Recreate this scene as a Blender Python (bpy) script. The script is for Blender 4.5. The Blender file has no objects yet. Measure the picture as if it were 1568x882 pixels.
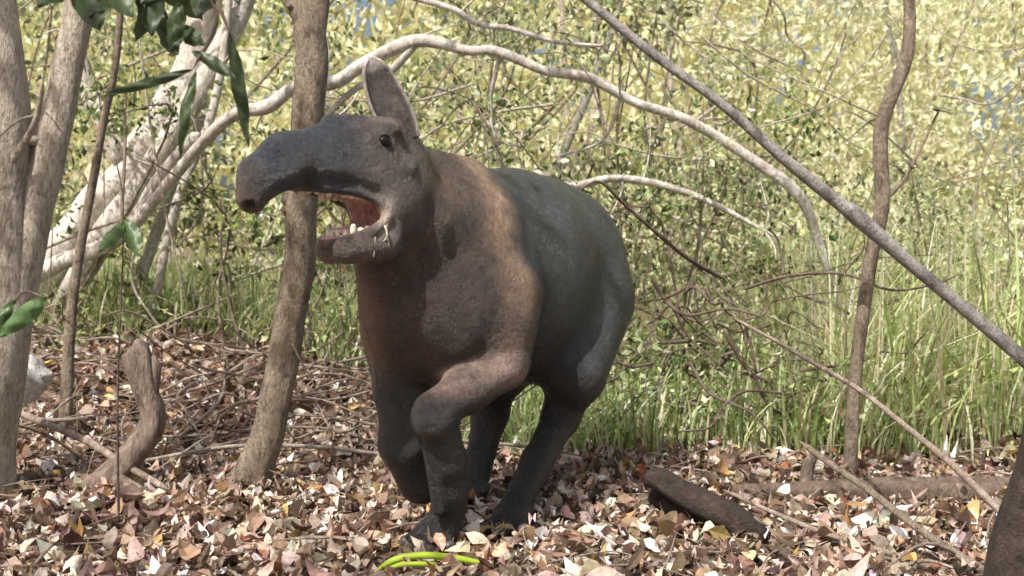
import bpy, math, numpy as np
from mathutils import Vector
rng=np.random.default_rng(7)
scene=bpy.context.scene
COL=scene.collection

# ---------------------------------------------------------------- helpers
def sstep(a,b,x):
    t=np.clip((x-a)/(b-a),0,1); return t*t*(3-2*t)
def gz(x,y):
    x=np.asarray(x,float); y=np.asarray(y,float)
    z=0.42*sstep(3.4,6.6,y)*sstep(0.1,-1.9,x)
    z=z+0.02*np.sin(2.1*x+1.3)*np.cos(1.7*y)*sstep(3.3,4.5,y)+0.012*np.sin(5*x+.4)*np.sin(4*y+1)*sstep(3.2,4,y)
    return z
def mesh_obj(name,V,F,mat,C=None,smooth=False,parent=None):
    V=np.asarray(V,np.float32); F=np.asarray(F,np.int32); n,k=F.shape
    me=bpy.data.meshes.new(name)
    me.vertices.add(len(V)); me.vertices.foreach_set('co',V.ravel())
    me.loops.add(n*k); me.loops.foreach_set('vertex_index',F.ravel())
    me.polygons.add(n); me.polygons.foreach_set('loop_start',np.arange(0,n*k,k,dtype=np.int32))
    me.update(calc_edges=True)
    if C is not None:
        a=me.attributes.new('col','FLOAT_COLOR','POINT')
        C=np.asarray(C,np.float32)
        if C.shape[1]==3: C=np.concatenate([C,np.ones((len(C),1),np.float32)],1)
        a.data.foreach_set('color',C.ravel())
    me.validate()
    me.polygons.foreach_set('use_smooth',np.full(len(me.polygons),smooth))
    me.materials.append(mat)
    ob=bpy.data.objects.new(name,me); COL.objects.link(ob)
    if parent: ob.parent=parent
    return ob
def empty(name):
    e=bpy.data.objects.new(name,None); COL.objects.link(e); return e
class Acc:
    def __init__(s): s.V=[];s.F=[];s.C=[];s.n=0
    def add(s,V,F,C=None):
        s.V.append(V); s.F.append(np.asarray(F)+s.n); s.n+=len(V)
        if C is not None:
            C=np.asarray(C,float)
            if C.ndim==1: C=np.tile(C,(len(V),1))
            s.C.append(C)
    def obj(s,name,mat,smooth=False,parent=None):
        return mesh_obj(name,np.concatenate(s.V),np.concatenate(s.F),mat,np.concatenate(s.C) if s.C else None,smooth,parent)
def catmull(P,n):
    P=np.asarray(P,float); P=np.vstack([2*P[0]-P[1],P,2*P[-1]-P[-2]])
    out=[]
    for i in range(1,len(P)-2):
        t=np.linspace(0,1,n,endpoint=False)[:,None]
        a,b,c,d=P[i-1],P[i],P[i+1],P[i+2]
        out.append(.5*((2*b)+(c-a)*t+(2*a-5*b+4*c-d)*t*t+(3*b-a-3*c+d)*t**3))
    out.append(P[-2][None]); return np.vstack(out)
def tube(pts,rad,n=8,seg=12,rough=.08,jit=0.0,close=True):
    pts=np.asarray(pts,float); rad=np.asarray(rad,float)
    if rad.ndim==0: rad=np.full(len(pts),float(rad))
    Q=catmull(np.column_stack([pts,rad]),n); P=Q[:,:3].copy(); R=np.maximum(Q[:,3],.0008)
    m=len(P)
    T=np.gradient(P,axis=0); T/=np.linalg.norm(T,axis=1)[:,None]+1e-9
    if jit>0:
        s_=np.linspace(0,m/n,m)
        for q in range(3): P[:,q]+=jit*(np.sin(s_*3.3+rng.uniform(0,6))+.6*np.sin(s_*6.1+rng.uniform(0,6)))*np.sin(np.linspace(0,np.pi,m))
    if close: R[0]*=.15; R[-1]*=.15
    ref=np.array([0,0,1.]) if abs(T[:,2]).mean()<.8 else np.array([1.,0,0])
    A=np.cross(T,ref); A/=np.linalg.norm(A,axis=1)[:,None]+1e-9; B=np.cross(T,A)
    th=np.linspace(0,2*np.pi,seg,endpoint=False); ph=rng.uniform(0,6,9)
    s=np.arange(m)[:,None]/max(n,1)
    mod=1+rough*(np.sin(2*th+ph[0]+s*.7)+.6*np.sin(3*th+ph[1]-s*1.1)+.5*np.sin(5*th+ph[2]+s*1.3)+.35*np.sin(8*th+ph[4]-s*.8+.8*np.sin(s*1.9))+.5*np.sin(s*1.7+ph[3]+th))
    rr=R[:,None]*mod
    V=P[:,None,:]+rr[...,None]*(np.cos(th)[None,:,None]*A[:,None,:]+np.sin(th)[None,:,None]*B[:,None,:])
    i=np.arange(m-1)[:,None]*seg; j=np.arange(seg)[None]; jn=(j+1)%seg
    F=np.stack([i+j,i+jn,i+seg+jn,i+seg+j],-1).reshape(-1,4)
    return V.reshape(-1,3),F
def rotm(yaw,pitch,roll):
    cy,sy,cp,sp,cr,sr=np.cos(yaw),np.sin(yaw),np.cos(pitch),np.sin(pitch),np.cos(roll),np.sin(roll)
    R=np.empty((len(yaw),3,3))
    R[:,0,0]=cy*cp;R[:,0,1]=cy*sp*sr-sy*cr;R[:,0,2]=cy*sp*cr+sy*sr
    R[:,1,0]=sy*cp;R[:,1,1]=sy*sp*sr+cy*cr;R[:,1,2]=sy*sp*cr-cy*sr
    R[:,2,0]=-sp;R[:,2,1]=cp*sr;R[:,2,2]=cp*cr
    return R
def leaves(P,L,W,C,tilt=1.2,nu=4,nv=2,curl=.3):
    n=len(P); u=np.linspace(0,1,nu+1); v=np.linspace(-1,1,nv+1)
    prof=np.sin(np.pi*np.clip(u,0.0,1))**.75*(1-.35*u)*1.25; prof[0]=.06;prof[-1]=.02
    U,Vv=np.meshgrid(u,v,indexing='ij'); U=U.ravel();Vv=Vv.ravel(); PR=np.repeat(prof,nv+1)
    c1=rng.normal(0,curl,n)+.25*curl; c2=rng.normal(0,curl,n)*.6; tw=rng.normal(0,curl,n)
    x=(U-.5)[None]*L[:,None]
    y=(Vv*PR)[None]*W[:,None]*.5
    z=c1[:,None]*(Vv**2*PR)[None]*W[:,None]*.8+c2[:,None]*((2*U-1)**2)[None]*L[:,None]+tw[:,None]*(Vv*PR*(2*U-1))[None]*W[:,None]*.6
    loc=np.stack([x,y,z],-1)
    R=rotm(rng.uniform(0,2*np.pi,n),rng.normal(0,tilt,n),rng.normal(0,tilt,n))
    V=np.einsum('nij,nmj->nmi',R,loc)+P[:,None]
    i=np.arange(nu)[:,None]*(nv+1); j=np.arange(nv)[None]
    F=np.stack([i+j,i+j+1,i+nv+2+j,i+nv+1+j],-1).reshape(-1,4)
    m=(nu+1)*(nv+1)
    FF=(F[None]+(np.arange(n)*m)[:,None,None]).reshape(-1,4)
    return V.reshape(-1,3),FF,np.repeat(C,m,axis=0)
def pal(n,cols,w,var=.2):
    cols=np.array(cols); w=np.array(w,float);w/=w.sum()
    c=cols[rng.choice(len(cols),n,p=w)]
    return np.clip(c*np.exp(rng.normal(0,var,(n,1)))*np.exp(rng.normal(0,.06,(n,3))),0,.85)
def clumps(centers,rad,per,flat=.8):
    n=len(centers); c=np.repeat(centers,per,axis=0); r=np.repeat(rad,per)
    d=rng.normal(0,1,(n*per,3)); d/=np.linalg.norm(d,axis=1)[:,None]
    q=rng.uniform(0,1,n*per)**.5
    d=d*(q*r)[:,None]; d[:,2]*=flat
    return c+d

# ---------------------------------------------------------------- materials
def newmat(name):
    m=bpy.data.materials.new(name); m.use_nodes=True; nt=m.node_tree; nt.nodes.clear()
    o=nt.nodes.new('ShaderNodeOutputMaterial'); return m,nt,o
def N(nt,t,**k):
    n=nt.nodes.new(t)
    for a,b in k.items():
        if a in n.inputs: n.inputs[a].default_value=b
        else: setattr(n,a,b)
    return n
def leafmat(name,trans=.35,rough=.5,tint=(1.2,1.15,.6),nscale=0,spec=.4):
    m,nt,o=newmat(name); L=nt.links.new
    at=N(nt,'ShaderNodeAttribute',attribute_name='col')
    src=at.outputs['Color']
    if nscale:
        tc=N(nt,'ShaderNodeTexCoord'); no=N(nt,'ShaderNodeTexNoise',Scale=float(nscale),Detail=2.0)
        L(tc.outputs['Object'],no.inputs['Vector'])
        mr=N(nt,'ShaderNodeMapRange'); mr.inputs[3].default_value=.5; mr.inputs[4].default_value=1.5
        L(no.outputs[0],mr.inputs[0])
        mx=N(nt,'ShaderNodeVectorMath',operation='MULTIPLY'); L(src,mx.inputs[0]); L(mr.outputs[0],mx.inputs[1]); src=mx.outputs[0]
    b=N(nt,'ShaderNodeBsdfPrincipled',Roughness=rough); b.inputs['Specular IOR Level'].default_value=spec
    L(src,b.inputs['Base Color'])
    tm=N(nt,'ShaderNodeVectorMath',operation='MULTIPLY'); tm.inputs[1].default_value=tint; L(src,tm.inputs[0])
    tr=N(nt,'ShaderNodeBsdfTranslucent'); L(tm.outputs[0],tr.inputs['Color'])
    ms=N(nt,'ShaderNodeMixShader'); ms.inputs[0].default_value=trans
    L(b.outputs[0],ms.inputs[1]);L(tr.outputs[0],ms.inputs[2]);L(ms.outputs[0],o.inputs[0])
    return m
def barkmat(name,c1,c2,c3,scale=18,stretch=.25,bump=.5,rough=.85):
    m,nt,o=newmat(name); L=nt.links.new
    tc=N(nt,'ShaderNodeTexCoord'); mp=N(nt,'ShaderNodeMapping'); mp.inputs['Scale'].default_value=(1,1,stretch)
    L(tc.outputs['Object'],mp.inputs[0])
    n1=N(nt,'ShaderNodeTexNoise',Scale=float(scale),Detail=8.0,Roughness=.7); L(mp.outputs[0],n1.inputs['Vector'])
    n2=N(nt,'ShaderNodeTexNoise',Scale=float(scale)*.6,Detail=4.0); L(tc.outputs['Object'],n2.inputs['Vector'])
    n4=N(nt,'ShaderNodeTexNoise',Scale=float(scale)*5,Detail=4.0,Roughness=.7); L(mp.outputs[0],n4.inputs['Vector'])
    r=N(nt,'ShaderNodeValToRGB'); e=r.color_ramp.elements
    e[0].position=.36;e[0].color=(*c1,1);e[1].position=.62;e[1].color=(*c2,1); L(n1.outputs[0],r.inputs[0])
    r2=N(nt,'ShaderNodeValToRGB'); r2.color_ramp.elements[0].position=.52; r2.color_ramp.elements[1].position=.58; L(n2.outputs[0],r2.inputs[0])
    mx=N(nt,'ShaderNodeMixRGB'); mx.inputs[2].default_value=(*c3,1); L(r2.outputs[0],mx.inputs[0]); L(r.outputs[0],mx.inputs[1])
    mr=N(nt,'ShaderNodeMapRange'); mr.inputs[1].default_value=.3; mr.inputs[2].default_value=.65; mr.inputs[3].default_value=.5; mr.inputs[4].default_value=1.15; L(n4.outputs[0],mr.inputs[0])
    mm=N(nt,'ShaderNodeVectorMath',operation='MULTIPLY'); L(mx.outputs[0],mm.inputs[0]); L(mr.outputs[0],mm.inputs[1])
    ad=N(nt,'ShaderNodeMath',operation='ADD'); L(n1.outputs[0],ad.inputs[0]); L(n4.outputs[0],ad.inputs[1])
    bp=N(nt,'ShaderNodeBump',Strength=bump,Distance=.02); L(ad.outputs[0],bp.inputs['Height'])
    b=N(nt,'ShaderNodeBsdfPrincipled',Roughness=rough); L(mm.outputs[0],b.inputs['Base Color']); L(bp.outputs[0],b.inputs['Normal'])
    L(b.outputs[0],o.inputs[0]); return m
M_fol=leafmat('foliage_leaf',.38,.5,(1.2,1.15,.85))
M_grass=leafmat('grass_blade',.40,.5,(1.2,1.15,.85))
M_lit=leafmat('dead_leaf',.15,.6,(1.2,.9,.6),90,.3)
M_hang=leafmat('broad_leaf',.25,.4,nscale=60,spec=.4)
M_pale=barkmat('pale_bark',(.34,.28,.22),(.78,.70,.59),(.56,.49,.41),26,.35,.8)
M_white=barkmat('white_bark',(.40,.35,.30),(.85,.81,.75),(.64,.58,.52),12,.5,.6)
M_brown=barkmat('brown_bark',(.15,.11,.08),(.46,.38,.29),(.35,.28,.21),34,.4,.8)
M_grey=barkmat('grey_bark',(.20,.18,.165),(.50,.46,.43),(.38,.35,.33),30,.6,.6)
M_dark=barkmat('dark_wood',(.025,.017,.013),(.11,.075,.06),(.06,.04,.03),30,1.,.8)
M_wood=barkmat('weathered_wood',(.15,.10,.075),(.44,.35,.29),(.30,.23,.185),30,.15,.8)
M_twig=barkmat('twig_bark',(.20,.14,.11),(.50,.41,.34),(.32,.26,.21),30,.5)
M_vine=barkmat('vine_bark',(.08,.055,.04),(.26,.195,.15),(.17,.125,.10),30,.5)
M_stone=barkmat('pale_stone',(.45,.43,.42),(.75,.74,.72),(.6,.58,.57),9,1.,.5)

# ---------------------------------------------------------------- ground
def soil():
    m,nt,o=newmat('soil'); L=nt.links.new
    tc=N(nt,'ShaderNodeTexCoord'); n1=N(nt,'ShaderNodeTexNoise',Scale=14.0,Detail=8.0,Roughness=.7); L(tc.outputs['Object'],n1.inputs['Vector'])
    r=N(nt,'ShaderNodeValToRGB'); e=r.color_ramp.elements; e[0].position=.3;e[0].color=(.07,.045,.03,1);e[1].position=.75;e[1].color=(.30,.22,.16,1)
    L(n1.outputs[0],r.inputs[0])
    bp=N(nt,'ShaderNodeBump',Strength=.8,Distance=.03); L(n1.outputs[0],bp.inputs['Height'])
    b=N(nt,'ShaderNodeBsdfPrincipled',Roughness=.95); L(r.outputs[0],b.inputs['Base Color']); L(bp.outputs[0],b.inputs['Normal']); L(b.outputs[0],o.inputs[0]); return m
t=np.linspace(-1,1,241); ax=np.sinh(t*6.2)/np.sinh(6.2)*400
X,Y=np.meshgrid(ax,ax+4,indexing='ij'); Z=gz(X,Y)
n=241;i=np.arange(n-1)[:,None]*n;j=np.arange(n-1)[None]
mesh_obj('ground',np.stack([X,Y,Z],-1).reshape(-1,3),np.stack([i+j,i+n+j,i+n+j+1,i+j+1],-1).reshape(-1,4),soil(),smooth=True)

# leaf litter
LP=[(.50,.39,.31),(.28,.185,.13),(.56,.45,.38),(.09,.058,.042),(.74,.68,.62),(.54,.36,.16),(.28,.11,.065),(.36,.26,.20)]
LW=[5,5,5,6,4,1.0,.5,5]
A=Acc()
nL=50000
x=rng.uniform(-4,4.2,nL); y=1.3+rng.uniform(0,1,nL)**1.15*6.5
keep=(y<4.5+.35*np.sin(x*2)+rng.normal(0,.25,nL))|(x<-.1+rng.normal(0,.3,nL)); x=x[keep];y=y[keep]
L_=rng.uniform(.025,.08,len(x)); W_=L_*rng.uniform(.3,.65,len(x))
z=gz(x,y)+.004+np.abs(rng.normal(0,.018,len(x)))
A.add(*leaves(np.stack([x,y,z],-1),L_,W_,pal(len(x),LP,LW,.38),tilt=.55,nu=4,nv=2,curl=.55))
k=12000; x=rng.uniform(-2.5,2.5,k);y=rng.uniform(1.8,4.6,k)
L_=rng.uniform(.01,.03,k); A.add(*leaves(np.stack([x,y,gz(x,y)+.016+np.abs(rng.normal(0,.014,k))],-1),L_,L_*.4,pal(k,LP,LW,.35),tilt=.8,nu=4,nv=2,curl=.4))
k=90; x=rng.uniform(-1.4,1.4,k);y=rng.uniform(2.35,3.4,k); L_=rng.uniform(.06,.10,k)
A.add(*leaves(np.stack([x,y,gz(x,y)+.03+np.abs(rng.normal(0,.008,k))],-1),L_,L_*.5,pal(k,LP,[5,3,5,1,6,1,.2,5],.2),tilt=.35,nu=8,nv=4,curl=.5))
A.obj('leaf_litter',M_lit)

# ---------------------------------------------------------------- trees / branches
def sprigs(acc,P,n,ln=.25,r=.004):
    for _ in range(n):
        i=rng.integers(1,len(P)); p=np.array(P[i-1])+(np.array(P[i])-np.array(P[i-1]))*rng.uniform()
        d=rng.normal(0,1,3); d/=np.linalg.norm(d); l=ln*rng.uniform(.5,1.5)
        q=[p,p+d*l*.4+rng.normal(0,.02,3),p+d*l+rng.normal(0,.05,3)]
        acc.add(*tube(q,[r*1.5,r,r*.4],4,5,0))
def tree(name,mat,stems,sp=0,spl=.3,knots=0,jit=.06):
    a=Acc()
    for P,R in stems:
        mr=max(np.atleast_1d(R))
        a.add(*tube(P,R,12,28 if mr>.04 else 12,.045,mr*jit))
        for _ in range(knots):
            i=rng.integers(1,len(P)-1); f=rng.uniform(); p=np.array(P[i-1])*(1-f)+np.array(P[i])*f; d=np.array([rng.normal(),rng.normal()-.6,rng.uniform(0,.6)]); d/=np.linalg.norm(d)
            a.add(*tube([p,p+d*R[i]*1.0,p+d*R[i]*1.5],[R[i]*.5,R[i]*.35,R[i]*.2],5,10,.1))
        if sp: sprigs(a,P,sp,spl)
    return a.obj(name,mat,True)
tree('leaning_tree',M_brown,[([(-.90,3.66,-.05),(-.87,3.65,.03),(-.815,3.65,.19),(-.757,3.65,.45),(-.714,3.65,.757),(-.68,3.64,1.08),(-.664,3.64,1.41),(-.65,3.63,1.62),(-.63,3.6,2.1),(-.6,3.6,3.2),(-.5,3.7,4.2)],
      [.095,.07,.055,.052,.050,.050,.052,.052,.05,.045,.03]),
      ([(-.66,3.64,1.5),(-.9,3.75,1.9),(-1.3,3.9,2.6),(-1.5,4,3.6)],[.03,.03,.025,.015])],2,.2,3)
tree('pale_tree',M_pale,[([(-1.76,3.5,-.05),(-1.71,3.5,.2),(-1.64,3.5,.6),(-1.61,3.47,1.0),(-1.63,3.45,1.5),(-1.69,3.4,2.2),(-1.8,3.3,3.4),(-1.9,3.3,4.4)],[.16,.12,.10,.09,.08,.07,.06,.03]),
      ([(-1.60,3.5,.5),(-1.545,3.5,.8),(-1.50,3.5,1.0),(-1.44,3.5,1.2),(-1.385,3.5,1.5),(-1.34,3.5,1.8),(-1.2,3.6,2.6),(-1.0,3.7,3.8)],[.045,.055,.056,.052,.048,.045,.035,.02]),
      ([(-1.56,3.42,1.05),(-1.45,3.35,1.18),(-1.40,3.3,1.3)],[.012,.009,.004])],2,.2,3)
tree('white_trunk_tree',M_white,[([(-3.0,6.2,.25),(-2.6,6,.62),(-2.3,6,.98),(-2.08,6,1.23),(-1.88,6,1.5),(-1.73,6,1.85),(-1.62,6,2.33),(-1.4,6.2,3.4)],[.16,.12,.11,.105,.10,.09,.085,.05]),
      ([(-2.5,6.0,.4),(-2.2,5.9,.85),(-2.0,5.9,1.12),(-1.8,5.9,1.44),(-1.58,5.9,1.8),(-1.41,5.9,2.16),(-1.2,6,3)],[.06,.07,.065,.06,.06,.055,.03]),
      ([(-2.1,5.95,1.25),(-2.25,5.9,1.6),(-2.35,5.9,2.1),(-2.3,6,3)],[.05,.045,.04,.03]),
      ([(-2.75,5.8,.5),(-2.35,5.7,.72),(-2.0,5.6,.85),(-1.75,5.5,1.15),(-1.5,5.3,1.35)],[.05,.045,.04,.035,.03]),
      ([(-2.2,6.1,.3),(-2.0,6.2,.9),(-1.75,6.2,1.5),(-1.8,6.2,2.4)],[.04,.035,.035,.03]),
      ([(-1.9,5.8,.45),(-1.78,5.8,1.0),(-1.55,5.8,1.6),(-1.45,5.8,2.4)],[.028,.026,.024,.02])],3,.3,2)
tree('arching_branch',M_white,[([(-1.9,5.5,.9),(-1.5,5.25,1.27),(-1.29,5.1,1.41),(-1.1,5,1.44),(-.99,5,1.52),(-.8,5,1.55),(-.67,5,1.63),(-.43,5,1.735),(-.2,5,1.69),(-.07,5,1.69),(.15,5,1.60),(.345,5,1.57),(.55,5,1.46),(.79,5,1.38),(1.09,5,1.20),(1.30,5,1.04),(1.42,5.05,.8),(1.6,5.1,.3),(1.65,5.1,-.05)],[.03,.03,.03,.032,.028,.03,.03,.03,.022,.024,.023,.025,.022,.023,.024,.026,.02,.016,.016]),
      ([(-.43,5,1.73),(-.55,5,1.6),(-.75,5.05,1.5),(-.95,5.1,1.3)],[.018,.018,.014,.01]),
      ([(-.6,5,1.97),(-.28,5,1.88),(-.15,5,1.81),(-.01,5,1.79),(.2,5,1.73),(.43,5,1.71)],[.014,.014,.013,.013,.011,.006]),
      ([(.1,5,1.15),(.25,5,1.08),(.49,5,1.115),(.82,5,1.04),(1.2,5,.85)],[.014,.018,.018,.016,.006]),
      ([(-.05,5,1.69),(-.1,5.1,1.45),(-.05,5.1,1.2),(.15,5.2,.9)],[.010,.010,.008,.006]),
      ([(.5,5,1.5),(.42,5.1,1.3),(.2,5.1,1.22)],[.010,.008,.005])],6,.3,1,.03)
tree('fallen_diagonal_trunk',M_grey,[([(-.9,3.7,2.6),(-.4,3.65,2.15),(-.01,3.62,1.79),(.205,3.6,1.635),(.46,3.6,1.43),(.68,3.6,1.27),(.89,3.6,1.09),(1.08,3.6,.94),(1.12,3.6,.91),(1.32,3.6,.736),(1.68,3.6,.436),(1.98,3.6,.16),(2.15,3.6,0)],[.014,.014,.015,.015,.016,.017,.020,.024,.028,.021,.023,.026,.028])],2,.12,0,.0)
tree('slender_tree',M_brown,[([(1.17,3.8,-.05),(1.18,3.8,.05),(1.19,3.8,.3),(1.23,3.8,.69),(1.28,3.8,.96),(1.27,3.8,1.21),(1.355,3.8,1.455),(1.36,3.8,1.66),(1.33,3.8,2),(1.4,3.8,2.8),(1.3,3.9,3.8)],[.033,.024,.022,.024,.026,.026,.024,.020,.018,.018,.012]),
      ([(1.28,3.8,.96),(1.36,3.8,1.05),(1.5,3.85,1.3)],[.010,.007,.003])],3,.15)
tree('thin_tree',M_brown,[([(-1.72,4.2,.1),(-1.685,4.2,.575),(-1.61,4.2,1.0),(-1.55,4.2,1.3),(-1.5,4.2,1.55),(-1.45,4.2,2.2),(-1.4,4.3,3)],[.026,.02,.017,.015,.014,.012,.01])],3,.25)
tree('dark_trunk',M_dark,[([(1.0,2.1,-.05),(1.02,2.1,.17),(1.075,2.1,.475),(1.15,2.1,.8),(1.3,2.1,1.6),(1.5,2.1,2.8)],[.12,.09,.082,.08,.07,.05])])
for k in range(11):
    x0=rng.uniform(-5,8); y0=rng.uniform(8,12); ln=rng.normal(0,.8)
    tree('background_sapling',M_grey if k%2 else M_pale,[([(x0,y0,0),(x0+ln*.3,y0,1.2),(x0+ln*.6+rng.normal(0,.15),y0,2.4),(x0+ln,y0,4.5)],[.05,.035,.025,.015])],4,.6)

a=Acc(); P=[(-1.42,3.56,-.03),(-1.36,3.58,.02),(-1.27,3.6,.10),(-1.19,3.6,.20),(-1.185,3.6,.26),(-1.21,3.6,.34),(-1.235,3.6,.455),(-1.25,3.6,.475)]
a.add(*tube(P,[.05,.05,.046,.046,.042,.038,.042,.02],12,22,.12,.0))
a.add(*tube([(-1.19,3.6,.3),(-1.175,3.6,.40),(-1.18,3.6,.45)],[.022,.016,.004],6,10,.15))
a.add(*tube([(-1.3,3.57,.04),(-1.2,3.5,.02),(-1.1,3.45,-.01)],[.035,.022,.01],6,10,.15))
a.obj('dead_stump',M_wood,True)
a=Acc(); a.add(*tube([(.70,3.5,.01),(.85,3.45,.02),(1.1,3.42,.035),(1.4,3.42,.04),(1.72,3.45,.04)],[.025,.032,.036,.040,.03],10,18,.12,.002)); a.obj('fallen_log',M_vine,True)
a=Acc(); a.add(*tube([(.385,3.12,.155),(.42,3.1,.14),(.52,3.04,.09),(.62,2.98,.04),(.69,2.94,.01)],[.026,.036,.044,.044,.03],8,9,.2,.003))
a.add(*tube([(.40,3.18,.10),(.52,3.1,.05),(.74,3.0,.0)],[.03,.035,.02],8,8,.25,.003)); a.obj('broken_log',M_dark,True)
def stick(P,R,mat=M_twig,name='fallen_stick'):
    a=Acc(); a.add(*tube(P,R,8,8,.08,.003)); sprigs(a,P,2,.1,.002); return a.obj(name,mat,True)
stick([(.70,3.5,.58),(.92,3.3,.447),(1.10,3.0,.30),(1.26,2.7,.10),(1.33,2.6,.0)],[.006,.008,.009,.010,.008])
stick([(.84,3.2,.235),(.98,2.95,.13),(1.14,2.6,.02),(1.2,2.5,-.01)],[.009,.010,.010,.009],M_brown)
stick([(.62,3.2,.09),(.8,2.95,.045),(1.05,2.65,.012),(1.2,2.5,.0)],[.006,.008,.008,.007])
stick([(-2.0,3.9,.32),(-1.7,3.8,.22),(-1.4,3.65,.14),(-1.1,3.5,.02)],[.010,.012,.012,.01])
stick([(-1.35,3.7,.06),(-.9,3.9,.10),(-.45,3.9,.06),(-.1,4.0,.04)],[.006,.008,.008,.004],M_pale)
stick([(.93,3.5,.0),(.955,3.5,.1),(.97,3.48,.16)],[.022,.02,.012],M_wood)
a=Acc()
for k in range(420):
    x0=rng.uniform(-3,-.2);y0=rng.uniform(3.9,6.3); z0=float(gz(x0,y0))+rng.uniform(0,.14)
    an=rng.uniform(0,6.28); l=rng.uniform(.15,.6); d=np.array([math.cos(an),math.sin(an),rng.normal(0.05,.25)])*l
    p=np.array([x0,y0,z0]); r=rng.uniform(.002,.008)
    a.add(*tube([p,p+d*.5+rng.normal(0,.04,3),p+d+rng.normal(0,.03,3)],[r,r,r*.4],4,5,0))
for k in range(260):
    x0=rng.uniform(-2.2,2.2);y0=rng.uniform(2.3,4.4); z0=float(gz(x0,y0))+.025
    an=rng.uniform(0,6.28); l=rng.uniform(.08,.4); d=np.array([math.cos(an),math.sin(an),rng.normal(0.04,.06)])*l
    p=np.array([x0,y0,z0]); r=rng.uniform(.0015,.005)
    a.add(*tube([p,p+d*.5+rng.normal(0,.02,3),p+d],[r,r,r*.4],4,5,0))
a.obj('twig_pile',M_twig,True)
a=Acc()
for k in range(70):
    p=np.array([rng.uniform(.5,1.3),rng.uniform(4.2,4.8),rng.uniform(.12,.7)]); P=[p]; d=rng.normal(0,1,3)
    for s in range(rng.integers(3,7)):
        d=d*.7+rng.normal(0,.5,3); P.append(P[-1]+d*.10)
    r=rng.uniform(.002,.010); a.add(*tube(P,np.linspace(r,r*.4,len(P)),6,6,.05))
a.obj('vine_tangle',M_vine,True)
a=Acc()
for k in range(170):
    p=np.array([rng.uniform(-3.5,4),rng.uniform(5.2,8),rng.uniform(.4,2.6)]); P=[p]; d=rng.normal(0,1,3)*np.array([1,.4,1])
    for s in range(rng.integers(3,6)):
        d=d*.85+rng.normal(0,.3,3); P.append(P[-1]+d*.18)
    r=rng.uniform(.003,.012); a.add(*tube(P,np.linspace(r,r*.4,len(P)),5,6,.05))
a.obj('bare_branches',M_pale,True)
bpy.ops.mesh.primitive_ico_sphere_add(subdivisions=4,radius=1,location=(-1.86,4.2,.3)); o=bpy.context.object; o.name='pale_stone'
for v in o.data.vertices:
    c=v.co; f=1+.12*math.sin(5*c.x+1)+.1*math.sin(7*c.y+c.z*4)+.06*math.sin(13*c.x+11*c.z); v.co=Vector((c.x*.09*f,c.y*.08*f,c.z*.08*f))
o.data.materials.append(M_stone); o.data.polygons.foreach_set('use_smooth',[True]*len(o.data.polygons))

# ---------------------------------------------------------------- foliage
G1=[(.13,.19,.07),(.24,.31,.12),(.38,.43,.21),(.52,.54,.32),(.055,.09,.035),(.40,.33,.20)]
HAZE_TINT=np.array([.83,.83,.66])  # atmospheric haze painted into the leaf colours, stronger with distance
def foliage(name,n,xr,yr,zr,per,rad,Lr,w,mat=M_fol,twigs=60,bright=1.,haze=0.,cv=.28):
    c=np.stack([rng.uniform(*xr,n),rng.uniform(*yr,n),rng.uniform(*zr,n)],-1)
    P=clumps(c,rng.uniform(*rad,n),per)
    cb=np.repeat(np.exp(rng.normal(0,cv,n)),per); kk=P[:,2]>.02
    P=P[kk]; cb=cb[kk]
    L_=rng.uniform(*Lr,len(P))
    cc=pal(len(P),G1,w,.25)*bright*cb[:,None]; cc=np.clip(cc*(1-haze)+HAZE_TINT*haze,0,.86)  # leaf colour brightened, then washed out towards the haze
    V,F,C=leaves(P,L_,L_*rng.uniform(.35,.6,len(P)),cc,tilt=1.0,nu=2,nv=2,curl=.2)
    e=empty(name); mesh_obj('leaves',V,F,mat,C,parent=e)
    a=Acc()
    for k in range(twigs):
        p=c[rng.integers(n)]; q=p+rng.normal(0,.3,3); b=np.array([p[0]+rng.normal(0,.5),p[1]+rng.normal(0,.3),max(0,p[2]-rng.uniform(.6,1.6))])
        r=rng.uniform(.003,.010)*(yr[0]/6); a.add(*tube([b,(b+p)/2+rng.normal(0,.1,3),p,q],[r*1.3,r,r*.8,r*.3],4,5,0))
    a.obj('branches',M_brown,True,e)
foliage('shrub_thicket',280,(-4.5,1.8),(6.2,8.5),(.2,3.2),75,(.2,.45),(.04,.075),[4,4,4,3,3,1],twigs=120,haze=.14,cv=.45)
foliage('bright_shrub_thicket',370,(1.2,8),(6.0,10),(.3,3.8),75,(.2,.5),(.04,.09),[0,2,4,5,0,1],twigs=60,bright=1.2,haze=.6)
foliage('background_forest',540,(-10,12),(10,15),(.2,6.5),70,(.4,.8),(.09,.17),[0,2,4,5,0,1],twigs=50,bright=1.2,haze=.7)
foliage('distant_forest',540,(-17,19),(16,21),(.5,9),70,(.8,1.6),(.30,.50),[0,1,4,5,0,0],twigs=20,bright=1.2,haze=.9)
foliage('understory_shrub',110,(-2.4,1.6),(5.0,6.0),(.2,1.6),50,(.12,.28),(.03,.06),[4,4,3,2,4,1],twigs=50,cv=.4)
foliage('leafy_shrub',80,(.3,2.6),(4.9,6.2),(.2,1.2),50,(.12,.28),(.03,.06),[1,3,4,4,2,1],twigs=30,haze=.15)
foliage('overhanging_canopy',165,(-5,4.5),(-4.8,3.6),(3.1,4.8),50,(.25,.5),(.07,.13),[4,4,2,1,4,0],twigs=60)

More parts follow.
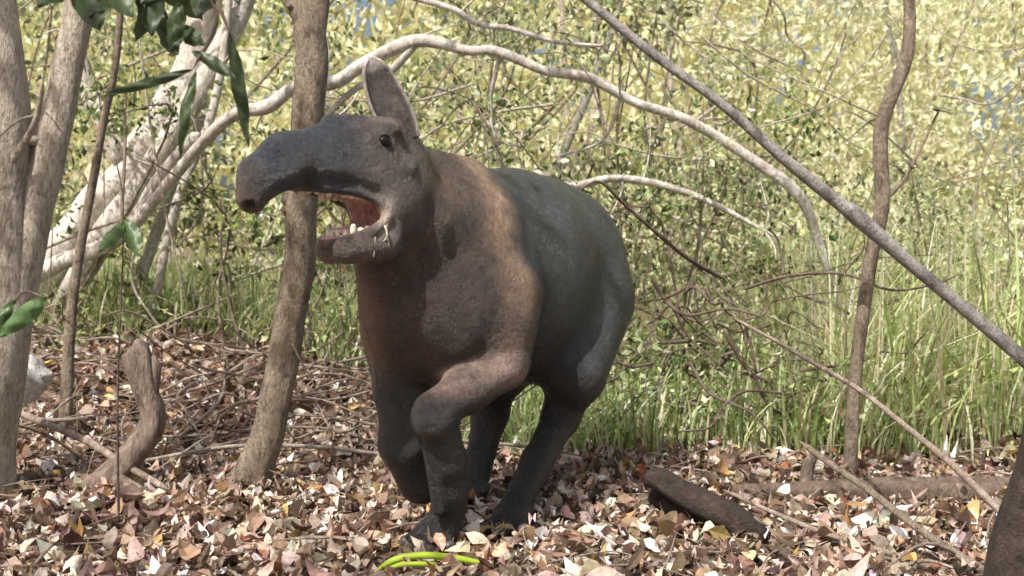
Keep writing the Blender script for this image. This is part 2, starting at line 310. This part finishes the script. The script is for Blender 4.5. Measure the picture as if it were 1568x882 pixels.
# ---------------------------------------------------------------- grass
def grass(name,n,fx,fy,hr,cols,w,keep=None):
    x=rng.uniform(*fx,n);y=rng.uniform(*fy,n)
    if keep is not None:
        k=keep(x,y);x=x[k];y=y[k]
    n=len(x); H=rng.uniform(*hr,n); u=np.array([0,.25,.5,.75,1.]); m=10
    an=rng.uniform(0,2*np.pi,n); bend=np.abs(rng.normal(.45,.35,n)); w_=rng.uniform(.0025,.007,n)
    D=np.stack([np.cos(an),np.sin(an)],-1); S=np.stack([-np.sin(an+.5),np.cos(an+.5)],-1)
    pos=np.zeros((n,5,2,3))
    hor=(bend*H)[:,None]*u[None]**1.8; ver=H[:,None]*(u[None]-.45*bend[:,None]*u[None]**3)
    wd=w_[:,None]*np.array([.7,1,.9,.6,.06])[None]
    for sidx,sg in enumerate((-1,1)):
        for q in range(2): pos[:,:,sidx,q]=(x if q==0 else y)[:,None]+D[:,q:q+1]*hor+sg*S[:,q:q+1]*wd
        pos[:,:,sidx,2]=gz(x,y)[:,None]+ver
    F=np.array([[2*i,2*i+1,2*i+3,2*i+2] for i in range(4)])
    FF=(F[None]+(np.arange(n)*m)[:,None,None]).reshape(-1,4)
    mesh_obj(name,pos.reshape(-1,3),FF,M_grass,np.repeat(pal(n,cols,w,.25),m,axis=0))
GC=[(.28,.37,.14),(.44,.52,.25),(.60,.63,.40),(.76,.71,.55),(.14,.21,.07)]
grass('tall_grass',17000,(.9,8),(4.1,8.5),(.3,.75),GC,[2,4,5,6,.6],lambda x,y:(y>4.35+.3*np.sin(3*x)+.5*np.maximum(0,.9-x))&(rng.uniform(0,1,len(x))<.2+.8*(np.sin(3.1*x+1)*np.sin(2.7*y)>-.1)))
grass('reed_grass',3000,(1.3,4.5),(4.3,6),(.6,1.15),GC,[2,4,5,7,0])
grass('grass',14000,(-4.5,.3),(5.6,8),(.12,.42),GC,[3,4,4,3,2])
grass('undergrowth_grass',5200,(-.3,1.6),(4.1,6.2),(.10,.35),GC,[3,4,3,2,3])
A=Acc(); k=4800; x=rng.uniform(.0,3.2,k);y=rng.uniform(4.15,5.6,k); L_=rng.uniform(.02,.055,k)
A.add(*leaves(np.stack([x,y,gz(x,y)+rng.uniform(.02,.4,k)],-1),L_,L_*.5,pal(k,GC,[3,4,3,1,3],.25),tilt=.7,nu=2,nv=2))
A.obj('ground_plants',M_fol)

def blade(acc,b,t,w,col,sag=.0,fold=.25):
    b=np.array(b,float);t=np.array(t,float); L=np.linalg.norm(t-b); d=(t-b)/L
    side=np.cross(d,(0,1,0.15)); side/=np.linalg.norm(side); nn=np.cross(side,d)
    u=np.linspace(0,1,13); pr=np.sin(np.pi*u**.85)**.8; pr[0]=.05;pr[-1]=.0; V=[]
    for ui,pi in zip(u,pr):
        for v in (-1,-.5,0,.5,1):
            V.append(b+d*L*ui+side*v*w*.5*pi+nn*(abs(v)*fold*w*pi+sag*L*math.sin(math.pi*ui)*1.)+nn*.004*math.sin(ui*17+v*3))
    F=[[i*5+j,i*5+j+1,i*5+j+6,i*5+j+5] for i in range(12) for j in range(4)]
    acc.add(np.array(V),F,np.array(col)*rng.uniform(.75,1.25))
e=empty('overhanging_leafy_branch'); a=Acc(); DG=(.06,.09,.042)
for b,t_,w in [((-.70,1.8,1.26),(-.665,1.78,1.15),.07),((-.66,1.8,1.25),(-.60,1.75,1.165),.05),((-.60,1.8,1.27),(-.58,1.78,1.14),.05),((-.58,1.8,1.25),(-.53,1.9,1.19),.05),((-.50,1.8,1.25),(-.505,1.78,1.17),.045),
  ((-.52,1.8,1.09),(-.652,1.75,1.04),.017),((-.46,1.8,1.15),(-.435,1.82,.965),.024),((-.52,1.82,1.09),(-.542,1.8,.945),.019),((-.52,1.8,1.12),(-.44,1.76,1.07),.022),((-.72,1.8,1.27),(-.75,1.75,1.18),.05),((-.565,1.85,1.17),(-.50,1.8,1.13),.03),((-.60,1.85,1.19),(-.545,1.8,1.115),.04),
  ((-.64,1.8,1.27),(-.68,1.78,1.17),.05),((-.55,1.8,1.27),(-.60,1.78,1.19),.045),((-.46,1.8,1.27),(-.44,1.78,1.19),.035),((-.58,1.8,1.22),(-.62,1.82,1.14),.035),((-.54,1.8,1.20),(-.555,1.8,1.12),.03)]:
    blade(a,b,t_,w,DG,rng.normal(0,.05))
a.obj('leaves',M_hang,True,e)
a=Acc()
for P in [[(-1.0,1.8,1.32),(-.72,1.8,1.27),(-.5,1.8,1.26),(-.3,1.85,1.35)],[(-.55,1.8,1.26),(-.48,1.8,1.18),(-.52,1.8,1.09)],[(-.5,1.8,1.26),(-.46,1.8,1.15)],[(-.6,1.8,1.26),(-.57,1.85,1.17)]]:
    a.add(*tube(P,.003,5,6,0))
a.obj('twigs',M_vine,True,e)
e=empty('sapling_plant'); a=Acc()
blade(a,(-1.06,3.0,.88),(-1.0,2.95,.775),.05,(.10,.17,.06)); blade(a,(-1.06,3.0,.87),(-1.09,2.9,.79),.04,(.10,.17,.06))
blade(a,(-.87,2.05,.708),(-.965,2.05,.63),.036,(.10,.18,.07)); blade(a,(-.95,2.1,.70),(-1.02,2.05,.60),.03,(.08,.15,.05))
a.obj('leaves',M_hang,True,e)
a=Acc(); a.add(*tube([(-1.12,3.1,.0),(-1.1,3.05,.4),(-1.06,3.0,.88),(-1.08,3.0,1.05)],[.004,.003,.002,.002],6,6,0)); a.add(*tube([(-1.05,2.1,.05),(-1.02,2.1,.5),(-.95,2.1,.70),(-.87,2.05,.708)],[.003,.003,.002,.002],6,6,0)); a.obj('stem',M_vine,True,e)
a=Acc()
for P,w in [([(-.34,2.66,.0),(-.29,2.66,.035),(-.22,2.67,.045),(-.14,2.67,.038),(-.07,2.67,.025)],.009),([(-.33,2.62,.01),(-.27,2.64,.03),(-.18,2.65,.03)],.006)]:
    a.add(*tube(P,[w*.5,w,w,w,w*.6][:len(P)],8,8,.03))
mm=leafmat('fresh_green_stem',.3); a.C=[np.tile((.42,.56,.05),(len(v),1)) for v in a.V]; a.obj('green_vine_shoot',mm,True)

# ---------------------------------------------------------------- tapir (signed-distance sculpt -> surface nets)
h=.006; O=np.array([-.72,2.36,-.03]); DIM=np.array([210,292,192])
D=np.ones(DIM,np.float32)
def sub(lo,hi):
    a=np.maximum(0,np.floor((lo-O)/h).astype(int)); b=np.minimum(DIM,np.ceil((hi-O)/h).astype(int)+1)
    g=np.meshgrid(*[O[q]+h*np.arange(a[q],b[q]) for q in range(3)],indexing='ij')
    return (slice(a[0],b[0]),slice(a[1],b[1]),slice(a[2],b[2])),np.stack(g,-1).astype(np.float32)
def merge(sl,d,k,mode):
    o=D[sl]
    if mode=='add':
        hh=np.maximum(k-np.abs(o-d),0)/k; D[sl]=np.minimum(o,d)-hh*hh*k*.25
    else:
        d=-d; hh=np.maximum(k-np.abs(o-d),0)/k; D[sl]=np.maximum(o,d)+hh*hh*k*.25
def ell(c,r,R=None,k=.03,mode='add'):
    c=np.array(c,float); r=np.array(r,float); mr=r.max()+max(.05,k*1.5)
    sl,p=sub(c-mr,c+mr); q=p-c.astype(np.float32)
    if R is not None: q=q@np.array(R,np.float32).T
    k0=np.linalg.norm(q/r,axis=-1); k1=np.linalg.norm(q/(r*r),axis=-1)+1e-6
    merge(sl,(k0*(k0-1)/k1).astype(np.float32),k,mode)
def cone(a,b,r1,r2,k=.03,mode='add'):
    a=np.array(a,float);b=np.array(b,float); m=max(r1,r2)+max(.05,k*1.5)
    sl,p=sub(np.minimum(a,b)-m,np.maximum(a,b)+m); ba=b-a; q=p-a.astype(np.float32)
    t=np.clip((q@ba.astype(np.float32))/ba.dot(ba),0,1)
    d=np.linalg.norm(q-t[...,None]*ba.astype(np.float32),axis=-1)-(r1+(r2-r1)*t)
    merge(sl,d.astype(np.float32),k,mode)
def chain(P,R,k=.03,mode='add'):
    for i in range(len(P)-1): cone(P[i],P[i+1],R[i],R[i+1],k,mode)
aa=np.array([.474,.88,0.]); aa/=np.linalg.norm(aa); ll=np.array([aa[1],-aa[0],0]); uu=np.array([0,0,1.])
BR=np.array([aa,ll,uu])
ell((-.165,3.05,.73),(.26,.21,.30),BR,.08)
ell((-.01,3.34,.705),(.34,.26,.325),BR,.10)
ell((.13,3.60,.71),(.27,.248,.30),BR,.10)
ell((-.215,2.95,.62),(.16,.18,.19),BR,.09)
cone((-.1,3.15,.9),(.08,3.5,.9),.11,.11,.08)
ell((-.015,2.97,.62),(.10,.06,.15),BR,.03)
cone((-.03,3.02,.86),(-.01,2.93,.60),.045,.05,.03)
# neck
chain([(-.17,3.03,.84),(-.255,2.88,.87),(-.30,2.79,.92)],[.175,.140,.112],.05)
chain([(-.27,2.87,.66),(-.32,2.81,.80)],[.13,.092],.06)
cone((-.13,3.05,1.0),(-.27,2.82,1.04),.045,.033,.05)
cone((-.20,2.78,.86),(-.245,2.83,.60),.035,.04,.03); cone((-.31,2.76,.82),(-.315,2.83,.58),.030,.04,.03)
# left foreleg
chain([(-.05,3.0,.66),(-.03,2.94,.50)],[.13,.080],.05)
chain([(-.03,2.93,.478),(-.12,2.84,.43),(-.195,2.77,.388)],[.062,.060,.050],.02)
ell((-.200,2.765,.372),(.056,.056,.062),None,.015)
chain([(-.195,2.78,.365),(-.167,2.83,.25),(-.160,2.87,.17),(-.175,2.915,.075)],[.056,.048,.046,.050],.02)
cone((-.215,2.775,.33),(-.19,2.83,.12),.018,.018,.02)
# right foreleg
chain([(-.295,3.0,.56),(-.30,2.98,.42)],[.115,.078],.05)
chain([(-.30,2.98,.42),(-.295,2.94,.27),(-.265,3.0,.15)],[.070,.060,.048],.03)
ell((-.295,2.925,.27),(.048,.045,.055),None,.015)
ell((-.245,3.03,.125),(.05,.055,.035),None,.02)
# left hind
chain([(.24,3.52,.62),(.19,3.32,.42)],[.150,.100],.07)
chain([(.19,3.34,.41),(.15,3.36,.28),(.075,3.22,.17),(.015,3.13,.07)],[.084,.056,.044,.046],.03)
ell((.155,3.41,.285),(.028,.035,.045),None,.02)
# right hind
chain([(.0,3.66,.6),(-.05,3.45,.42)],[.16,.10],.08)
chain([(-.05,3.45,.42),(-.07,3.52,.27),(-.115,3.43,.07)],[.085,.055,.042],.04)
def foot(c,ang,s=1,nt=4):
    c=np.array(c,float)
    ell(c+np.array([0,0,.038]),(.052*s,.052*s,.034*s),None,.02)
    spr=[-.95,-.32,.32,.95] if nt==4 else [-.6,0,.6]
    tips=[]
    for a_ in spr:
        d=np.array([math.sin(ang+a_),-math.cos(ang+a_),0])
        L0=.080*s if abs(a_)<.7 else .062*s
        cone(c+d*.028+np.array([0,0,.036]),c+d*L0+np.array([0,0,.020]),.022*s,.0165*s,.006); tips.append((c+d*(L0+.008),d))
    return tips
TIPS=[]
TIPS+=foot((-.205,2.90,0),-.40,1.2); TIPS+=foot((.0,3.10,0),-.25,1.15,3); TIPS+=foot((-.12,3.40,0),-.4,1,3)
# head
HC=np.array([-.322,2.72,.994]); HF=np.array([-.71,-.69,0.07]); HF/=np.linalg.norm(HF); HL=np.array([-HF[1],HF[0],0]); HL/=np.linalg.norm(HL); HU=np.cross(HF,HL)
HR=np.array([HF,HL,HU])
def Hd(f,l,u): return HC+f*HF+l*HL+u*HU
ell(Hd(.065,0,.080),(.105,.078,.100),HR,.04)
ell(Hd(-.015,0,.0),(.12,.088,.12),HR,.05)
cone(Hd(.06,0,.045),Hd(.19,0,.004),.084,.072,.03)
chain([Hd(.18,0,.004),Hd(.27,0,-.018),Hd(.335,0,-.062),Hd(.358,0,-.108)],[.072,.070,.055,.036],.015)
ell(Hd(.20,.05,-.008),(.055,.022,.032),HR,.012); ell(Hd(.20,-.05,-.008),(.055,.022,.032),HR,.012)
cone(Hd(.03,.035,-.03),Hd(.20,.030,-.026),.058,.038,.03); cone(Hd(.03,-.035,-.03),Hd(.20,-.030,-.026),.058,.038,.03)
ell(Hd(-.015,.056,-.07),(.075,.042,.080),HR,.02); ell(Hd(-.015,-.056,-.07),(.075,.042,.080),HR,.02)
cone(Hd(.12,.060,.018),Hd(-.02,.086,.000),.012,.014,.020)
# lower jaw (dropped)
cone(Hd(-.045,0,-.13),Hd(.03,0,-.180),.078,.058,.03)
chain([Hd(.015,.038,-.180),Hd(.115,.034,-.205)],[.050,.038],.02); chain([Hd(.015,-.038,-.180),Hd(.115,-.034,-.205)],[.050,.038],.02)
for sg in (1,-1):
    cone(Hd(.094,sg*.066,.088),Hd(.030,sg*.080,.088),.015,.018,.008)
    cone(Hd(.095,sg*.074,.028),Hd(.03,sg*.088,.024),.008,.010,.008)
    ell(Hd(.062,sg*.078,.055),(.034,.020,.027),HR,.006)
    ell(Hd(.062,sg*.098,.055),(.020,.014,.0135),HR,.004,'sub')
    ell(Hd(.372,sg*.018,-.126),(.013,.010,.012),HR,.005,'sub')
# mouth
ell(Hd(.190,0,-.122),(.140,.14,.050),HR,.008,'sub')
ell(Hd(.105,.004,-.122),(.135,.057,.063),HR,.008,'sub')
UL=[Hd(.250,.0,-.064),Hd(.20,.050,-.068),Hd(.12,.064,-.070),Hd(.058,.075,-.088),Hd(.034,.075,-.125)]
chain(UL,[.016,.014,.012,.011,.011],.008)
chain([Hd(.250,.0,-.064),Hd(.20,-.050,-.068),Hd(.12,-.064,-.070),Hd(.06,-.070,-.088)],[.016,.014,.012,.012],.008)
chain([Hd(.034,.075,-.128),Hd(.070,.070,-.160),Hd(.125,.050,-.186),Hd(.158,0,-.192),Hd(.125,-.050,-.186),Hd(.07,-.064,-.160)],[.011,.012,.012,.013,.012,.012],.008)
# nets
S=D<0; cnt=np.zeros(DIM-1,np.int8)
for a_ in (0,1):
    for b_ in (0,1):
        for c_ in (0,1): cnt+=S[a_:DIM[0]-1+a_,b_:DIM[1]-1+b_,c_:DIM[2]-1+c_]
idx=np.argwhere((cnt>0)&(cnt<8)); ids=-np.ones(DIM-1,np.int32); ids[tuple(idx.T)]=np.arange(len(idx))
cor=np.array([[a_,b_,c_] for a_ in (0,1) for b_ in (0,1) for c_ in (0,1)])
val=np.stack([D[tuple((idx+c).T)] for c in cor],1)
acc=np.zeros((len(idx),3));num=np.zeros(len(idx))
for i in range(8):
    for j in range(i+1,8):
        if np.abs(cor[i]-cor[j]).sum()==1:
            m=(val[:,i]<0)!=(val[:,j]<0); tt=np.where(m,val[:,i]/(val[:,i]-val[:,j]+1e-12),0)
            acc+=m[:,None]*(cor[i]+tt[:,None]*(cor[j]-cor[i])); num+=m
TV=O+h*(idx+acc/num[:,None])
Fs=[]
for ax_ in range(3):
    sl0=[slice(None)]*3; sl1=[slice(None)]*3; sl0[ax_]=slice(0,-1); sl1[ax_]=slice(1,None)
    a0=S[tuple(sl0)];a1=S[tuple(sl1)]; E=np.argwhere(a0!=a1); u_,v_=[(1,2),(2,0),(0,1)][ax_]
    eu=np.zeros(3,int);eu[u_]=1;ev=np.zeros(3,int);ev[v_]=1
    ok=(E[:,u_]>0)&(E[:,v_]>0)&(E[:,u_]<DIM[u_]-1)&(E[:,v_]<DIM[v_]-1)
    E=E[ok]; fl=a0[tuple(E.T)]
    q=np.stack([ids[tuple((E-eu-ev).T)],ids[tuple((E-ev).T)],ids[tuple(E.T)],ids[tuple((E-eu).T)]],1)
    q[~fl]=q[~fl][:,::-1]; Fs.append(q)
TF=np.concatenate(Fs)
ed=np.concatenate([TF[:,[0,1]],TF[:,[1,2]],TF[:,[2,3]],TF[:,[3,0]]])
for it in range(2):
    sm=np.zeros_like(TV); ct=np.zeros(len(TV))
    for q in range(3): sm[:,q]=np.bincount(ed[:,0],TV[ed[:,1],q],len(TV))+np.bincount(ed[:,1],TV[ed[:,0],q],len(TV))
    ct=np.bincount(ed[:,0],minlength=len(TV))+np.bincount(ed[:,1],minlength=len(TV))
    TV=TV*.65+.35*sm/ct[:,None]
# coat colour, plus sunlight painted on shoulder and forearm
p=TV.copy(); tt=(p-np.array([-.2,3.0,0]))@aa; hl=(p-HC)@HR.T
def mix(c,col,w): return c*(1-w[:,None])+np.array(col)*w[:,None]
wob=.022*np.sin(p[:,2]*17)+.015*np.sin(p[:,2]*41+p[:,0]*30)+.01*np.sin(p[:,2]*90+p[:,1]*50)
C=np.tile((.028,.034,.042),(len(p),1)).astype(float)
C=mix(C,(.070,.040,.028),sstep(.13,-.04,tt+wob))
C=mix(C,(.30,.19,.125),np.exp(-((tt+wob-.02)/.060)**2)*sstep(.45,.85,p[:,2])*.75)  # tan shoulder band, lightened as a sunlit patch painted into the coat
C=mix(C,(.034,.019,.014),sstep(-.02,-.10,tt)*sstep(.92,.74,p[:,2])*.8)
C=mix(C,(.13,.060,.032),sstep(-.10,-.17,tt)*np.exp(-((p[:,0]+.37)/.045)**2)*sstep(.45,.55,p[:,2])*sstep(.82,.74,p[:,2])*.8)
inhead=sstep(.33,.24,np.linalg.norm((p-Hd(.10,0,-.02))*np.array([1,1,1.15]),axis=1))*sstep(-.12,-.04,hl[:,0])
C=mix(C,(.080,.062,.056),inhead)
C=mix(C,(.20,.145,.125),inhead*sstep(.07,.15,hl[:,2])*.85)
C=mix(C,(.026,.031,.040),inhead*sstep(.09,.17,hl[:,0])*sstep(-.13,-.07,hl[:,2]))
C=mix(C,(.015,.014,.014),inhead*np.exp(-((hl[:,0]-.062)**2+(hl[:,2]-.055)**2)/.024**2)*.8)
C=mix(C,(.14,.10,.085),inhead*sstep(-.14,-.19,hl[:,2])*sstep(0,.1,hl[:,0]))
mouth=(((hl[:,0]-.105)/.145)**2+((hl[:,1]-.004)/.065)**2+((hl[:,2]+.122)/.070)**2)
C=mix(C,(.82,.50,.47),sstep(1.10,.95,mouth))
lip=np.exp(-((hl[:,0]-.042)/.022)**2-((hl[:,2]+.12)/.04)**2)*(hl[:,1]>.045)
C=mix(C,(.66,.56,.48),lip*.9*inhead)
legs=sstep(.50,.38,p[:,2])
C=mix(C,(.012,.011,.012),legs*.95)
A0=np.array([-.03,2.93,.478]);AB=np.array([-.165,-.16,-.093])
fa=np.linalg.norm(p-(A0+np.clip(((p-A0)@AB)/AB.dot(AB),0,1)[:,None]*AB),axis=1)
C=mix(C,(.22,.155,.13),sstep(.095,.066,fa)*sstep(.40,.48,p[:,2])*.9)  # light brown forearm with a highlight from above painted on
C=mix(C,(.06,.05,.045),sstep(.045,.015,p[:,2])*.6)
def skin():
    m,nt,o=newmat('tapir_coat'); L=nt.links.new
    at=N(nt,'ShaderNodeAttribute',attribute_name='col'); tc=N(nt,'ShaderNodeTexCoord')
    n1=N(nt,'ShaderNodeTexNoise',Scale=9.0,Detail=8.0,Roughness=.75); L(tc.outputs['Object'],n1.inputs['Vector'])
    mp=N(nt,'ShaderNodeMapping'); mp.inputs['Scale'].default_value=(1,1,.30); L(tc.outputs['Object'],mp.inputs[0])
    n2=N(nt,'ShaderNodeTexNoise',Scale=150.0,Detail=3.0,Distortion=.6); L(mp.outputs[0],n2.inputs['Vector'])
    n3=N(nt,'ShaderNodeTexNoise',Scale=34.0,Detail=9.0,Roughness=.78); L(tc.outputs['Object'],n3.inputs['Vector'])
    mr=N(nt,'ShaderNodeMapRange'); mr.inputs[1].default_value=.35;mr.inputs[2].default_value=.65;mr.inputs[3].default_value=.4; mr.inputs[4].default_value=1.75; L(n1.outputs[0],mr.inputs[0])
    mr2=N(nt,'ShaderNodeMapRange'); mr2.inputs[1].default_value=.35;mr2.inputs[2].default_value=.65;mr2.inputs[3].default_value=.75; mr2.inputs[4].default_value=1.25; L(n2.outputs[0],mr2.inputs[0])
    mu=N(nt,'ShaderNodeMath',operation='MULTIPLY'); L(mr.outputs[0],mu.inputs[0]);L(mr2.outputs[0],mu.inputs[1])
    mx=N(nt,'ShaderNodeVectorMath',operation='MULTIPLY'); L(at.outputs['Color'],mx.inputs[0]); L(mu.outputs[0],mx.inputs[1])
    r=N(nt,'ShaderNodeValToRGB'); r.color_ramp.elements[0].position=.55; r.color_ramp.elements[1].position=.63; L(n3.outputs[0],r.inputs[0])
    ml=N(nt,'ShaderNodeMath',operation='MULTIPLY'); ml.inputs[1].default_value=.30; L(r.outputs[0],ml.inputs[0])
    mc=N(nt,'ShaderNodeMixRGB'); mc.inputs[2].default_value=(.16,.13,.11,1); L(ml.outputs[0],mc.inputs[0]); L(mx.outputs[0],mc.inputs[1])
    vo=N(nt,'ShaderNodeTexVoronoi',Scale=42.0); L(tc.outputs['Object'],vo.inputs['Vector'])
    rv=N(nt,'ShaderNodeValToRGB'); rv.color_ramp.elements[0].position=.07; rv.color_ramp.elements[0].color=(1,1,1,1); rv.color_ramp.elements[1].position=.11; rv.color_ramp.elements[1].color=(0,0,0,1); L(vo.outputs['Distance'],rv.inputs[0])
    mv=N(nt,'ShaderNodeMath',operation='MULTIPLY'); mv.inputs[1].default_value=.6; L(rv.outputs[0],mv.inputs[0])
    md=N(nt,'ShaderNodeMixRGB'); md.inputs[2].default_value=(.30,.23,.18,1); L(mv.outputs[0],md.inputs[0]); L(mc.outputs[0],md.inputs[1])
    b1=N(nt,'ShaderNodeBump',Strength=.35,Distance=.002); L(n2.outputs[0],b1.inputs['Height'])
    b2=N(nt,'ShaderNodeBump',Strength=.9,Distance=.015); L(n3.outputs[0],b2.inputs['Height']); L(b1.outputs[0],b2.inputs['Normal'])
    mrr=N(nt,'ShaderNodeMapRange'); mrr.inputs[1].default_value=.45; mrr.inputs[2].default_value=.62; mrr.inputs[3].default_value=.24; mrr.inputs[4].default_value=.58; L(n3.outputs[0],mrr.inputs[0])
    b=N(nt,'ShaderNodeBsdfPrincipled'); L(md.outputs[0],b.inputs['Base Color']); L(mrr.outputs[0],b.inputs['Roughness']); L(b2.outputs[0],b.inputs['Normal'])
    b.inputs['Specular IOR Level'].default_value=.7
    L(b.outputs[0],o.inputs[0]); return m
M_skin=skin()
T=empty('tapir')
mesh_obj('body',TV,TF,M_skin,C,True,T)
def plain(name,c,rough=.4):
    m,nt,o=newmat(name); tc=N(nt,'ShaderNodeTexCoord'); n1=N(nt,'ShaderNodeTexNoise',Scale=80.0,Detail=4.0); nt.links.new(tc.outputs['Object'],n1.inputs['Vector'])
    r=N(nt,'ShaderNodeValToRGB'); r.color_ramp.elements[0].position=.3;r.color_ramp.elements[0].color=(*[q*.55 for q in c],1); r.color_ramp.elements[1].position=.65; r.color_ramp.elements[1].color=(*c,1)
    nt.links.new(n1.outputs[0],r.inputs[0]); b=N(nt,'ShaderNodeBsdfPrincipled',Roughness=rough); nt.links.new(r.outputs[0],b.inputs['Base Color']); nt.links.new(b.outputs[0],o.inputs[0]); return m
M_eye=plain('eye',(.012,.008,.006),.05); M_tooth=plain('tooth',(.86,.78,.62),.3); M_tong=plain('tongue',(.76,.50,.46),.3); M_hoof=plain('hoof',(.09,.08,.075),.45); M_strand=plain('chewed_grass',(.7,.66,.5),.5)
def blob(name,c,r,R,mat):
    th=np.linspace(0,np.pi,14);ph=np.linspace(0,2*np.pi,20,endpoint=False)
    a_,b_=np.meshgrid(th,ph,indexing='ij'); q=np.stack([np.sin(a_)*np.cos(b_)*r[0],np.sin(a_)*np.sin(b_)*r[1],np.cos(a_)*r[2]],-1).reshape(-1,3)@np.array(R)+np.array(c)
    i=np.arange(13)[:,None]*20;j=np.arange(20)[None];F=np.stack([i+j,i+20+j,i+20+(j+1)%20,i+(j+1)%20],-1).reshape(-1,4)
    return mesh_obj(name,q,F,mat,None,True,T)
blob('eye_left',Hd(.062,.086,.055),(.0170,.0135,.0140),HR,M_eye); blob('eye_right',Hd(.062,-.086,.055),(.0170,.0135,.0140),HR,M_eye)
blob('tongue',Hd(.075,0,-.166),(.070,.034,.016),HR,M_tong)
a=Acc()
def tooth(c,hgt,w,up):
    c=np.array(c); a.add(*tube([c,c+up*HU*hgt*.7,c+up*HU*hgt],[w,w*.95,w*.5],3,8,.05))
for k in range(5):
    f=.030+.020*k
    for sg in (1,-1):
        tooth(Hd(f,sg*.048,-.156-.005*k),.020,.0090,1); tooth(Hd(f+.03,sg*.046,-.068),.020,.0095,-1)
for k in (-2.5,-1.5,-.5,.5,1.5,2.5):
    tooth(Hd(.142-.0035*k*k,k*.0125,-.188),.026,.0068,1); tooth(Hd(.228-.0035*k*k,k*.0120,-.066),.020,.0068,-1)
for sg in (1,-1):
    tooth(Hd(.112,sg*.050,-.175),.030,.0080,1); tooth(Hd(.185,sg*.047,-.066),.024,.0085,-1)
a.obj('teeth',M_tooth,True,T)
a=Acc()
for k in range(4):
    p0=Hd(.036+.010*k,.082-.002*k,-.130-.009*k); q=[p0,p0+np.array([.006*rng.normal(),-.004,-.030]),p0+np.array([.010*rng.normal(),-.002,-.05-.02*rng.uniform()])]
    a.add(*tube(q,[.0030,.0020,.0010],5,5,0))
a.obj('chewed_grass_strands',M_strand,True,T)
a=Acc()
for c,d in TIPS:
    c=np.array([c[0],c[1],0]); a.add(*tube([c-d*.012+np.array([0,0,.026]),c+np.array([0,0,.018]),c+d*.014+np.array([0,0,.006])],[.018,.0185,.007],4,10,.03))
a.obj('hooves',M_hoof,True,T)
def ear(name,base,tip,width,normal,cup=.35):
    base=np.array(base,float);tip=np.array(tip,float);L=np.linalg.norm(tip-base);d=(tip-base)/L
    nn=np.array(normal,float);nn-=nn.dot(d)*d;nn/=np.linalg.norm(nn);sd=np.cross(d,nn)
    nu,nv=16,10;V=[];CC=[]
    for i in range(nu+1):
        u=i/nu; pr=(math.sin(math.pi*(.16+.84*u)))**.42 if u<1 else .0
        for j in range(nv+1):
            v=j/nv*2-1; th=v*(1.9-1.0*u)
            w=width*.5*pr
            V.append(base+d*L*u+sd*w*math.sin(th)/max(.6,math.sin(min(1.57,1.9-1.0*u)))+nn*(w*cup*2*(1-math.cos(th))) + nn*(-.014*math.sin(math.pi*u)))
            rim=max(sstep(.88,1,abs(v))*.4,sstep(.80,.95,u)); c=np.array([.060,.045,.040])*(1-rim)+np.array([.64,.56,.50])*rim; CC.append(c)
    F=[[i*(nv+1)+j,i*(nv+1)+j+1,(i+1)*(nv+1)+j+1,(i+1)*(nv+1)+j] for i in range(nu) for j in range(nv)]
    ob=mesh_obj(name,V,F,M_skin,CC,True,T)
    s_=ob.modifiers.new('s','SOLIDIFY');s_.thickness=.010;s_.offset=0
    b_=ob.modifiers.new('b','SUBSURF');b_.levels=1;b_.render_levels=1
ear('ear_left',(-.272,2.70,1.055),(-.345,2.68,1.265),.102,(.45,-.8,.1))
ear('ear_right',(-.365,2.80,1.06),(-.34,2.90,1.14),.085,(-.6,-.3,.5))

# ---------------------------------------------------------------- light, sky, camera
w=bpy.data.worlds.new('World'); scene.world=w; w.use_nodes=True; nt=w.node_tree
sky=nt.nodes.new('ShaderNodeTexSky'); sky.sky_type='NISHITA'; sky.sun_disc=False
sd=Vector((-.30,-.52,.80)).normalized()
el=math.asin(sd.z); az=math.atan2(sd.x,sd.y)
sky.sun_elevation=el; sky.sun_rotation=az; sky.dust_density=6.0; sky.ozone_density=.3
bg=nt.nodes['Background']; bg.inputs[1].default_value=.15; nt.links.new(sky.outputs[0],bg.inputs[0])
l=bpy.data.lights.new('sun','SUN'); l.energy=5; l.angle=math.radians(.5); l.color=(1,.96,.88)
lo=bpy.data.objects.new('sun',l); COL.objects.link(lo); lo.rotation_euler=sd.to_track_quat('Z','Y').to_euler(); lo.location=(3,-2,8)
cam=bpy.data.cameras.new('camera'); co=bpy.data.objects.new('camera',cam); COL.objects.link(co)
co.location=(0,0,.8); co.rotation_euler=(math.radians(90-2.1),0,0); cam.sensor_width=36; cam.lens=36*1681/1568; cam.clip_end=1000
cam.dof.use_dof=True; cam.dof.focus_distance=2.85; cam.dof.aperture_fstop=5.6
scene.camera=co
scene.view_settings.view_transform='Standard'; scene.view_settings.look='None'; scene.view_settings.exposure=0
